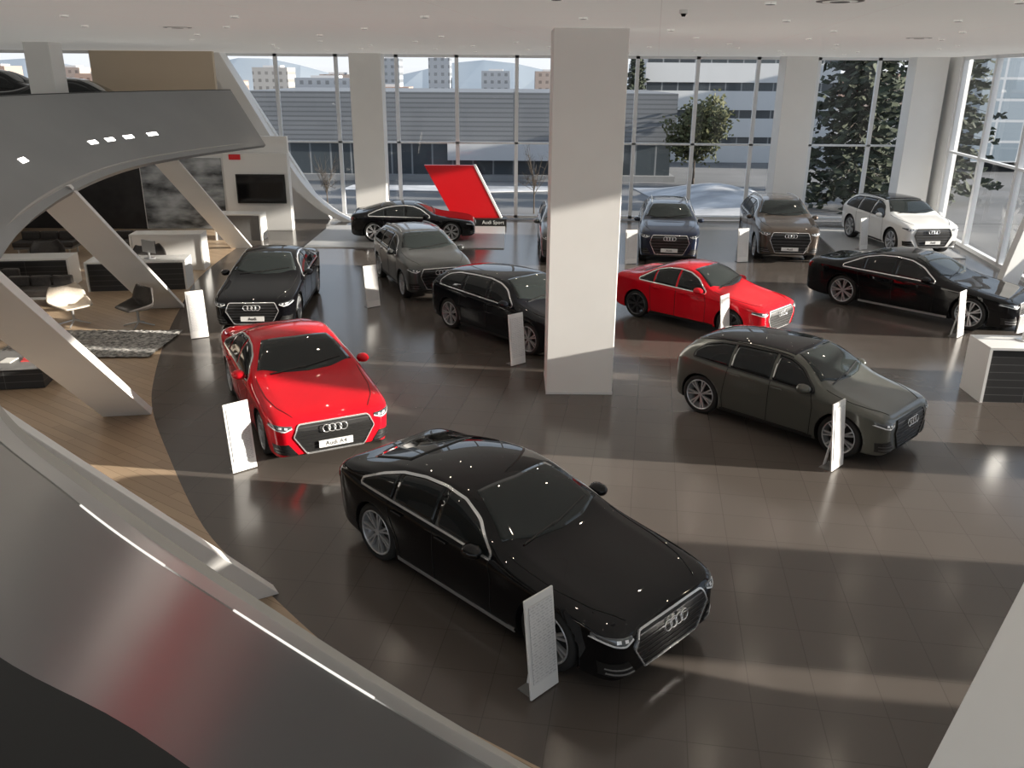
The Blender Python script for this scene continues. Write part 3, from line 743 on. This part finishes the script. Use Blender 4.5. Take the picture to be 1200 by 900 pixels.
# ------------------------------------------------------------------ platforms and red panel
MB().box((-3.6, 30.0, .015), (6.6, 4.3, .03)).obj('display_platform', M['grayplate'], label='flat light grey display platform under the black coupe', cat='platform')
MB().box((12.85, 29.6, .015), (3.9, 5.2, .03), rz=-.15).obj('display_platform', M['grayplate'], label='flat light grey display platform under the white car', cat='platform')
e = top('red_display_panel', 'slanted red display panel with white edge', 'display panel', (0, 32.7, .0))
MB().prism([(-2.3, 0, .26), (-.5, 0, .26), (-1.5, 0, 2.2), (-3.35, 0, 2.2)], (0, .25, 0)).obj('panel', M['red'], parent=e)
MB().prism([(-.5, -.01, .26), (-.42, -.01, .26), (-1.42, -.01, 2.22), (-1.5, -.01, 2.22)], (0, .27, 0)).obj('edge_strip', M['signw'], parent=e)
b = MB().box((-1.3, .0, .13), (2.1, .6, .26)).obj('plinth', M['blacktrim'], parent=e)
t = put('lettering', text_mesh('Audi Sport', .19, M['signw']), parent=b); t.location = (-.76, -.31, .13); t.rotation_euler = (math.pi / 2, 0, 0)

# ------------------------------------------------------------------ lounge
def desk(x, y, w, d, h, rz, body, lab):
    e = top('desk', lab, 'desk', (x, y, 0), rz)
    MB().box((0, 0, h - .025), (w, d, .05)).obj('tabletop', M['signw'], parent=e, bevel=.005)
    MB().box((w / 2 - .025, 0, (h - .05) / 2), (.05, d, h - .05)).obj('side_panel', M['signw'], parent=e)
    MB().box((-w / 2 + .025, 0, (h - .05) / 2), (.05, d, h - .05)).obj('side_panel', M['signw'], parent=e)
    MB().box((0, 0, (h - .06) / 2), (w - .12, d - .08, h - .06)).obj('cabinet', body, parent=e)
    return e
desk(9.05, 14.4, 1.5, .8, 1.02, math.radians(-3), M['deskblk'], 'black reception counter framed in white')
desk(-9.9, 22.2, 2.5, .8, .78, math.radians(8), M['deskblk'], 'black office desk with white top')
desk(-10.0, 24.6, 2.0, .7, 1.05, math.radians(6), M['signw'], 'plain white service counter in the lounge')
desk(-9.4, 29.4, 1.6, .7, .9, math.radians(0), M['deskgray'], 'grey low counter beside the wall screen')
desk(-12.9, 22.4, 2.2, .8, .78, math.radians(8), M['deskblk'], 'black office desk with white top')
def monitor(x, y, z, rz, lab):
    e = top('monitor', lab, 'monitor', (x, y, z), math.radians(rz))
    MB().box((0, 0, .01), (.2, .2, .02)).obj('base', M['satin'], parent=e); MB().box((0, 0, .12), (.03, .05, .2)).obj('stand', M['satin'], parent=e)
    MB().box((0, -.03, .32), (.5, .03, .32)).obj('display', M['screen'], parent=e, bevel=.005); MB().box((0, -.01, .32), (.51, .02, .33)).obj('housing', M['satin'], parent=e, bevel=.005)
monitor(9.1, 14.5, 1.02, -150, 'computer monitor on the reception counter')
monitor(-9.6, 22.2, .78, 150, 'computer monitor on the office desk')
def shell_chair(x, y, rz, mat, lab):
    e = top('lounge_chair', lab, 'chair', (x, y, 0), rz, group='shell lounge chairs')
    vs = []; fs = []; nu, nv = 13, 15
    for i in range(nu):
        u = i / (nu - 1)
        for j in range(nv):
            v = -1 + 2 * j / (nv - 1)
            if u < .5: px = .36 - u * 2 * .58; pz = .42 - .06 * math.sin(u * 2 * math.pi / 2)
            else: t = (u - .5) * 2; px = -.22 - .16 * t; pz = .37 + .46 * t
            hw = .32 + .15 * math.sin(u * math.pi)
            side = abs(v) ** 3
            pz2 = pz + side * (.22 * math.sin(min(1, u * 1.5) * math.pi * .5)) * (1 - .6 * max(0, u - .5) * 2)
            px2 = px + side * .20 * max(0, (u - .3))
            vs.append((px2, v * hw, pz2))
    for i in range(nu - 1):
        for j in range(nv - 1): fs.append((i * nv + j, (i + 1) * nv + j, (i + 1) * nv + j + 1, i * nv + j + 1))
    o = MB().add(vs, fs).obj('seat_shell', mat, parent=e, smooth=True, fix=False)
    s = o.modifiers.new('s', 'SOLIDIFY'); s.thickness = .05; b = o.modifiers.new('b', 'SUBSURF'); b.levels = 1; b.render_levels = 1
    MB().cyl((0, 0, .1), (0, 0, .37), .03).obj('pedestal', M['satin'], parent=e)
    for k in range(4):
        a = math.pi / 4 + k * math.pi / 2
        MB().cyl((0, 0, .11), (.34 * math.cos(a), .34 * math.sin(a), .018), .022, .016, 8).obj('leg', M['satin'], parent=e)
shell_chair(-9.96, 18.6, math.radians(-35), M['leather_b'], 'taupe leather shell lounge chair on a four-star base')
shell_chair(-8.45, 18.5, math.radians(-130), M['leather_d'], 'dark leather shell lounge chair on a four-star base')
shell_chair(-13.2, 23.9, math.radians(-60), M['leather_d'], 'dark leather shell lounge chair on a four-star base')
shell_chair(-10.1, 23.4, math.radians(-60), M['leather_d'], 'dark leather shell lounge chair on a four-star base')
def ottoman(x, y, w, d, rz, lab):
    e = top('lounge_bench', lab, 'bench', (x, y, 0), rz, group='dark lounge benches')
    MB().box((0, 0, .36), (w, d, .16)).obj('cushion', M['leather_d'], parent=e, bevel=.04)
    MB().box((0, 0, .25), (w * .96, d * .96, .06)).obj('frame', M['deskgray'], parent=e)
    for a in (-1, 1):
        for b in (-1, 1): MB().box((a * w * .42, b * d * .4, .11), (.04, .04, .22)).obj('leg', M['satin'], parent=e)
    for i in (-1, 0, 1): MB().box((i * w * .31, d * .33, .55), (w * .3, .14, .26)).obj('back_cushion', M['leather_d'], parent=e, bevel=.04)
ottoman(-11.6, 20.3, 1.6, .75, .15, 'dark leather lounge bench')
ottoman(-13.2, 21.0, 1.4, .75, .15, 'dark leather lounge bench'); ottoman(-14.6, 26.5, 1.8, .8, .1, 'dark leather lounge bench'); ottoman(-12.3, 26.7, 1.8, .8, .1, 'dark leather lounge bench')
e = top('coffee_table', 'black low coffee table with thin metal edge', 'table', (-9.2, 14.8, 0), math.radians(10))
MB().box((0, 0, .41), (1.5, 1.1, .04)).obj('tabletop', M['deskgray'], parent=e, bevel=.005)
MB().box((0, 0, .2), (1.3, .95, .38)).obj('base_block', M['deskblk'], parent=e)
for i, c in enumerate(((.7, .7, .68), (.5, .05, .05), (.2, .25, .3))):
    MB().box((-9.2 + i * .32, 14.7 + .1 * i, .44), (.21, .28, .015), rz=.3 * i).obj('magazine', pmat('cover%d' % i, c, .4), label='magazine lying on the coffee table', cat='magazine', group='magazines')
vs = []; fs = []; n = 60
for i in range(n):
    for j in range(n):
        vs.append((-10.5 + 3.2 * i / (n - 1) , 16.1 + 1.9 * j / (n - 1) + .1 * (i / n), .02 + .025 * random.random()))
fs = [(i * n + j, (i + 1) * n + j, (i + 1) * n + j + 1, i * n + j + 1) for i in range(n - 1) for j in range(n - 1)]
MB().add(vs, fs).obj('rug', M['rug'], label='shaggy mottled grey rug on the wooden floor', cat='rug')
MB().box((-9.2, 31.2, 1.36), (2.3, .3, 2.72)).obj('screen_partition', M['signw'], label='white partition carrying a wall screen', cat='partition', bevel=.005)
e = top('wall_screen', 'large black flat screen on the white partition', 'television', (-9.05, 31.0, 1.5))
MB().box((0, 0, 0), (1.75, .06, 1.02)).obj('bezel', M['blacktrim'], parent=e, bevel=.006)
MB().box((0, -.033, 0), (1.66, .006, .94)).obj('display', M['screen'], parent=e)
e = top('wall_print', 'large monochrome mountain landscape print', 'poster', (-11.9, 31.15, 1.3))
MB().box((0, 0, 0), (2.9, .06, 2.5)).obj('print', M['poster'], parent=e); MB().box((0, .04, 0), (3.0, .04, 2.6)).obj('frame', M['alu'], parent=e)
MB().box((-9.9, 31.02, 2.6), (.4, .05, .18)).obj('safety_sign', M['red'], label='small red safety sign above the screen', cat='sign')
e = top('shelf_unit', 'dark display shelf unit against the wall', 'shelf', (-19.3, 24, 0), math.pi / 2)
for z in (.05, .75, 1.45, 2.15, 2.8): MB().box((0, 0, z), (5, .5, .05)).obj('shelf', M['deskgray'], parent=e)
for x in (-2.5, -.8, .8, 2.5): MB().box((x, 0, 1.42), (.05, .5, 2.82)).obj('upright', M['deskgray'], parent=e)

# ------------------------------------------------------------------ exterior
MB().prism([(-60, 34.6, -.15), (70, 34.6, -.15), (70, 62, -1.6), (-60, 62, -1.6)], (0, 0, -.3)).obj('ground', M['asphalt'], kind='structure')
MB().prism([(wx(-6) + .6, -10, -.15), (70, -10, -.15), (70, 34.5, -.15), (wx(34) + .6, 34.5, -.15)], (0, 0, -.3)).obj('ground', M['asphalt'], kind='structure')
MB().prism([(-400, 62.2, -1.7), (400, 62.2, -1.7), (900, 900, -12), (-900, 900, -12)], (0, 0, -.3)).obj('ground', M['asphalt'], kind='structure')
gz = lambda y: -.15 - (y - 34.6) * 1.45 / 27.4
vs = []; fs = []; na, nb = 14, 18
for i in range(na):
    for j in range(nb):
        u = i / (na - 1); v = j / (nb - 1)
        x = 7.4 + 4.8 * u + 2.6 * v * u; y = 37.0 + 17 * v
        bump = math.sin(math.pi * u) * math.sin(math.pi * v)
        vs.append((x, y, gz(y) + .02 + .9 * bump * (.6 + .4 * u) + .06 * random.random() * bump))
fs = [(i * nb + j, (i + 1) * nb + j, (i + 1) * nb + j + 1, i * nb + j + 1) for i in range(na - 1) for j in range(nb - 1)]
MB().add(vs, fs).obj('snow_bank', M['snow'], smooth=True, label='low snowy mound on the ground outside', cat='snow')
MB().prism([(x, y, gz(y) + .02) for x, y in [(-10, 50), (-2, 49), (4, 51), (5, 54), (-10, 54)]], (0, 0, .06)).obj('snow_bank', M['snow'], label='patch of snow on the ground outside', cat='snow')
e = top('building', 'long grey industrial hall with corrugated cladding', 'building', (0, 60, -1.8))
MB().box((-3.5, 8, 4.5), (29, 16, 3.2)).obj('upper_cladding', M['corr'], parent=e)
MB().box((-3.5, 8.2, 1.45), (28.6, 15.6, 2.9)).obj('ground_storey', M['darkband'], parent=e)
MB().box((1.5, 7.7, 2.3), (12, 16, 1.2)).obj('white_band', M['concrete'], parent=e)
MB().box((-3.5, 7.8, .35), (29.2, 16, .7)).obj('plinth', M['graycon'], parent=e)
e = top('building', 'grey lower hall with flat roof', 'building', (-28, 72, -2))
MB().box((0, 0, 2.6), (16, 14, 5.2)).obj('hall', M['corr'], parent=e); MB().box((0, 0, 5.3), (16.3, 14.3, .25)).obj('roof_edge', M['concrete'], parent=e)
e = top('building', 'modern office block with white bands and ribbon windows', 'building', (20, 85, -2))
for k in range(6):
    MB().box((0, 0, .8 + k * 2.3), (17, 12, 1.6)).obj('white_band', M['whiteband'], parent=e)
    MB().box((0, 0, 1.95 + k * 2.3), (16.7, 11.7, .7)).obj('ribbon_window', M['darkband'], parent=e)
e = top('building', 'glazed office building with pale frame', 'building', (54, 78, -1))
MB().box((0, 0, 4.5), (34, 14, 9)).obj('glass_facade', M['darkbandy'], parent=e); MB().box((0, 0, 9.3), (34.6, 14.6, .6)).obj('roof_edge', M['concrete'], parent=e)
for rw_, yy, n_ in ((0, 320, 20), (1, 400, 22)):
    for i in range(n_):
        x = -235 + i * 24 + rw_ * 11; h = random.uniform(6, 12) + rw_ * 4; w = random.uniform(11, 21)
        if rw_ == 1 and i in (7, 8): h = 20; w = 9
        e = top('building', 'distant city apartment block', 'building', (x, yy + random.uniform(-12, 12), -8), group='distant city blocks')
        c = M['city%d' % random.randrange(4)] if h < 18 else M['city2']
        MB().box((0, 0, h / 2), (w, 14, h)).obj('block', c, parent=e); MB().box((0, 0, h + .4), (w * .5, 7, .8)).obj('roof_house', M['concrete'], parent=e)
vs = []; fs = []
for i in range(61):
    x = -900 + 30 * i; h = 6 + 9 * math.sin(i * .37) ** 2 + 5 * math.sin(i * .9 + 1)
    vs += [(x, 880, -14), (x, 890, h), (x, 940, -14)]
for i in range(60):
    fs += [(i * 3, i * 3 + 3, i * 3 + 4, i * 3 + 1), (i * 3 + 1, i * 3 + 4, i * 3 + 5, i * 3 + 2)]
MB().add(vs, fs).obj('hill_ridge', M['hill'], label='hazy blue ridge of hills on the horizon', cat='hill')
def conifer(x, y, z, H, R, lab, slim=False):
    e = top('conifer_tree', lab, 'tree', (x, y, z))
    MB().cyl((0, 0, 0), (0, 0, H * .97), .012 * H + .05, .03, 10).obj('trunk', M['bark'], parent=e)
    mb = MB(); fo = MB()
    lv = 18
    for k in range(lv):
        t = k / lv; zz = H * (.12 + .86 * t); rr = R * (1 - t) ** .6 + .12
        if slim: rr = R * math.sin(math.pi * min(1, .15 + .85 * t)) + .05
        for j in range(9):
            a = j * 2 * math.pi / 9 + k * 1.3 + random.uniform(-.2, .2); r2 = rr * random.uniform(.6, 1.1)
            tip = Vector((math.cos(a) * r2, math.sin(a) * r2, zz - .25 * r2))
            mb.cyl((0, 0, zz), tip, .03, .01, 4)
            for q in range(26):
                f_ = random.uniform(.15, 1.05)
                c = Vector((0, 0, zz)).lerp(tip, f_) + Vector((random.uniform(-.3, .3), random.uniform(-.3, .3), random.uniform(-.28, .06)))
                s = random.uniform(.14, .34)
                u = Vector((random.uniform(-1, 1), random.uniform(-1, 1), random.uniform(-.5, .3))).normalized() * s; v = u.orthogonal().normalized() * s * .55
                fo.add([c - u, c + v, c + u, c - v], [(0, 1, 2, 3)])
    mb.obj('branch', M['bark'], parent=e, kind='stuff', fix=False); fo.obj('foliage', M['needles'], parent=e, kind='stuff', fix=False)
conifer(15.6, 40.2, -.8, 11, 2.7, 'tall dark cedar beyond the glazing')
conifer(21.2, 44.5, -.9, 13, 2.9, 'tall dark cedar beyond the glazing')
conifer(24.5, 53, -1.2, 15, 3.8, 'tall dark cedar beyond the glazing')
conifer(10.5, 77.4, -2.2, 10, .8, 'slim dark cypress beside the office block', True)
def leafy(x, y, z, H, R, mat, lab, bare=False):
    e = top('small_tree', lab, 'tree', (x, y, z))
    mb = MB(); fo = MB()
    mb.cyl((0, 0, 0), (0, 0, H * .5), .09 if not bare else .03, .02, 8)
    tips = []
    for k in range(22):
        a = random.uniform(0, 6.28); h0 = H * random.uniform(.25, .5)
        tip = Vector((math.cos(a) * R * random.uniform(.3, .95), math.sin(a) * R * random.uniform(.3, .95), H * random.uniform(.40, 1)))
        mb.cyl((0, 0, h0), tip, .03 if not bare else .012, .005, 5); tips.append(tip)
        for q in range(6):
            b = Vector((0, 0, h0)).lerp(tip, random.uniform(.4, .9)); t2 = b + Vector((random.uniform(-.5, .5), random.uniform(-.5, .5), random.uniform(.1, .7))) * R * .6
            mb.cyl(b, t2, .012 if not bare else .006, .003, 4); tips.append(t2)
    mb.obj('trunk', M['bark'], parent=e, fix=False)
    if not bare:
        for t in tips:
            for q in range(40):
                c = t + Vector([random.gauss(0, .34) for _ in range(3)]); s = random.uniform(.10, .20)
                u = Vector([random.uniform(-1, 1) for _ in range(3)]).normalized() * s; v = u.orthogonal().normalized() * s * .6
                fo.add([c - u, c + v, c + u, c - v], [(0, 1, 2, 3)])
        fo.obj('foliage', mat, parent=e, kind='stuff', fix=False)
leafy(11.9, 57.5, -1.4, 5.4, 1.9, M['leaves'], 'round olive-green tree outside')
leafy(.9, 37.5, -.3, 3.0, .9, M['leaves'], 'young bare tree outside the glazing', True)
leafy(-8.1, 37.5, -.3, 2.6, .8, M['leaves'], 'young bare tree outside the glazing', True)

# ------------------------------------------------------------------ light
w = bpy.data.worlds.new('World'); S.world = w; w.use_nodes = True
n, l = w.node_tree.nodes, w.node_tree.links
bg = n['Background']; tc = n.new('ShaderNodeTexCoord'); sx = n.new('ShaderNodeSeparateXYZ'); rp = n.new('ShaderNodeValToRGB'); mr = n.new('ShaderNodeMapRange')
mr.inputs['From Min'].default_value = -1
l.new(tc.outputs['Generated'], sx.inputs[0]); l.new(sx.outputs['Z'], mr.inputs['Value']); l.new(mr.outputs['Result'], rp.inputs['Fac']); l.new(rp.outputs['Color'], bg.inputs['Color'])
el = rp.color_ramp.elements
el[0].position = 0; el[0].color = (.62, .60, .57, 1); el[1].position = 1; el[1].color = (.45, .55, .70, 1)
for p, c in ((.49, (.66, .65, .63, 1)), (.505, (.86, .89, .92, 1)), (.56, (.66, .76, .88, 1))):
    q = el.new(p); q.color = c
bg.inputs['Strength'].default_value = 1.15
sd = bpy.data.lights.new('Sun', 'SUN'); sd.energy = 14.0; sd.angle = math.radians(.9); sd.color = (1, .92, .80)
so = bpy.data.objects.new('Sun', sd); COL.objects.link(so)
so.rotation_euler = Vector((-1, .12, -.225)).to_track_quat('-Z', 'Y').to_euler(); so.location = (40, 10, 20)

# ------------------------------------------------------------------ camera
cd = bpy.data.cameras.new('Camera'); cd.sensor_width = 36; cd.lens = 995 / 1200 * 36; cd.clip_start = .05; cd.clip_end = 2000
co = bpy.data.objects.new('Camera', cd); COL.objects.link(co)
co.location = (0, 0, 5.4)
co.rotation_euler = (Matrix.Rotation(math.radians(70), 3, 'X') @ Matrix.Rotation(math.radians(.4), 3, 'Z')).to_euler()
S.camera = co
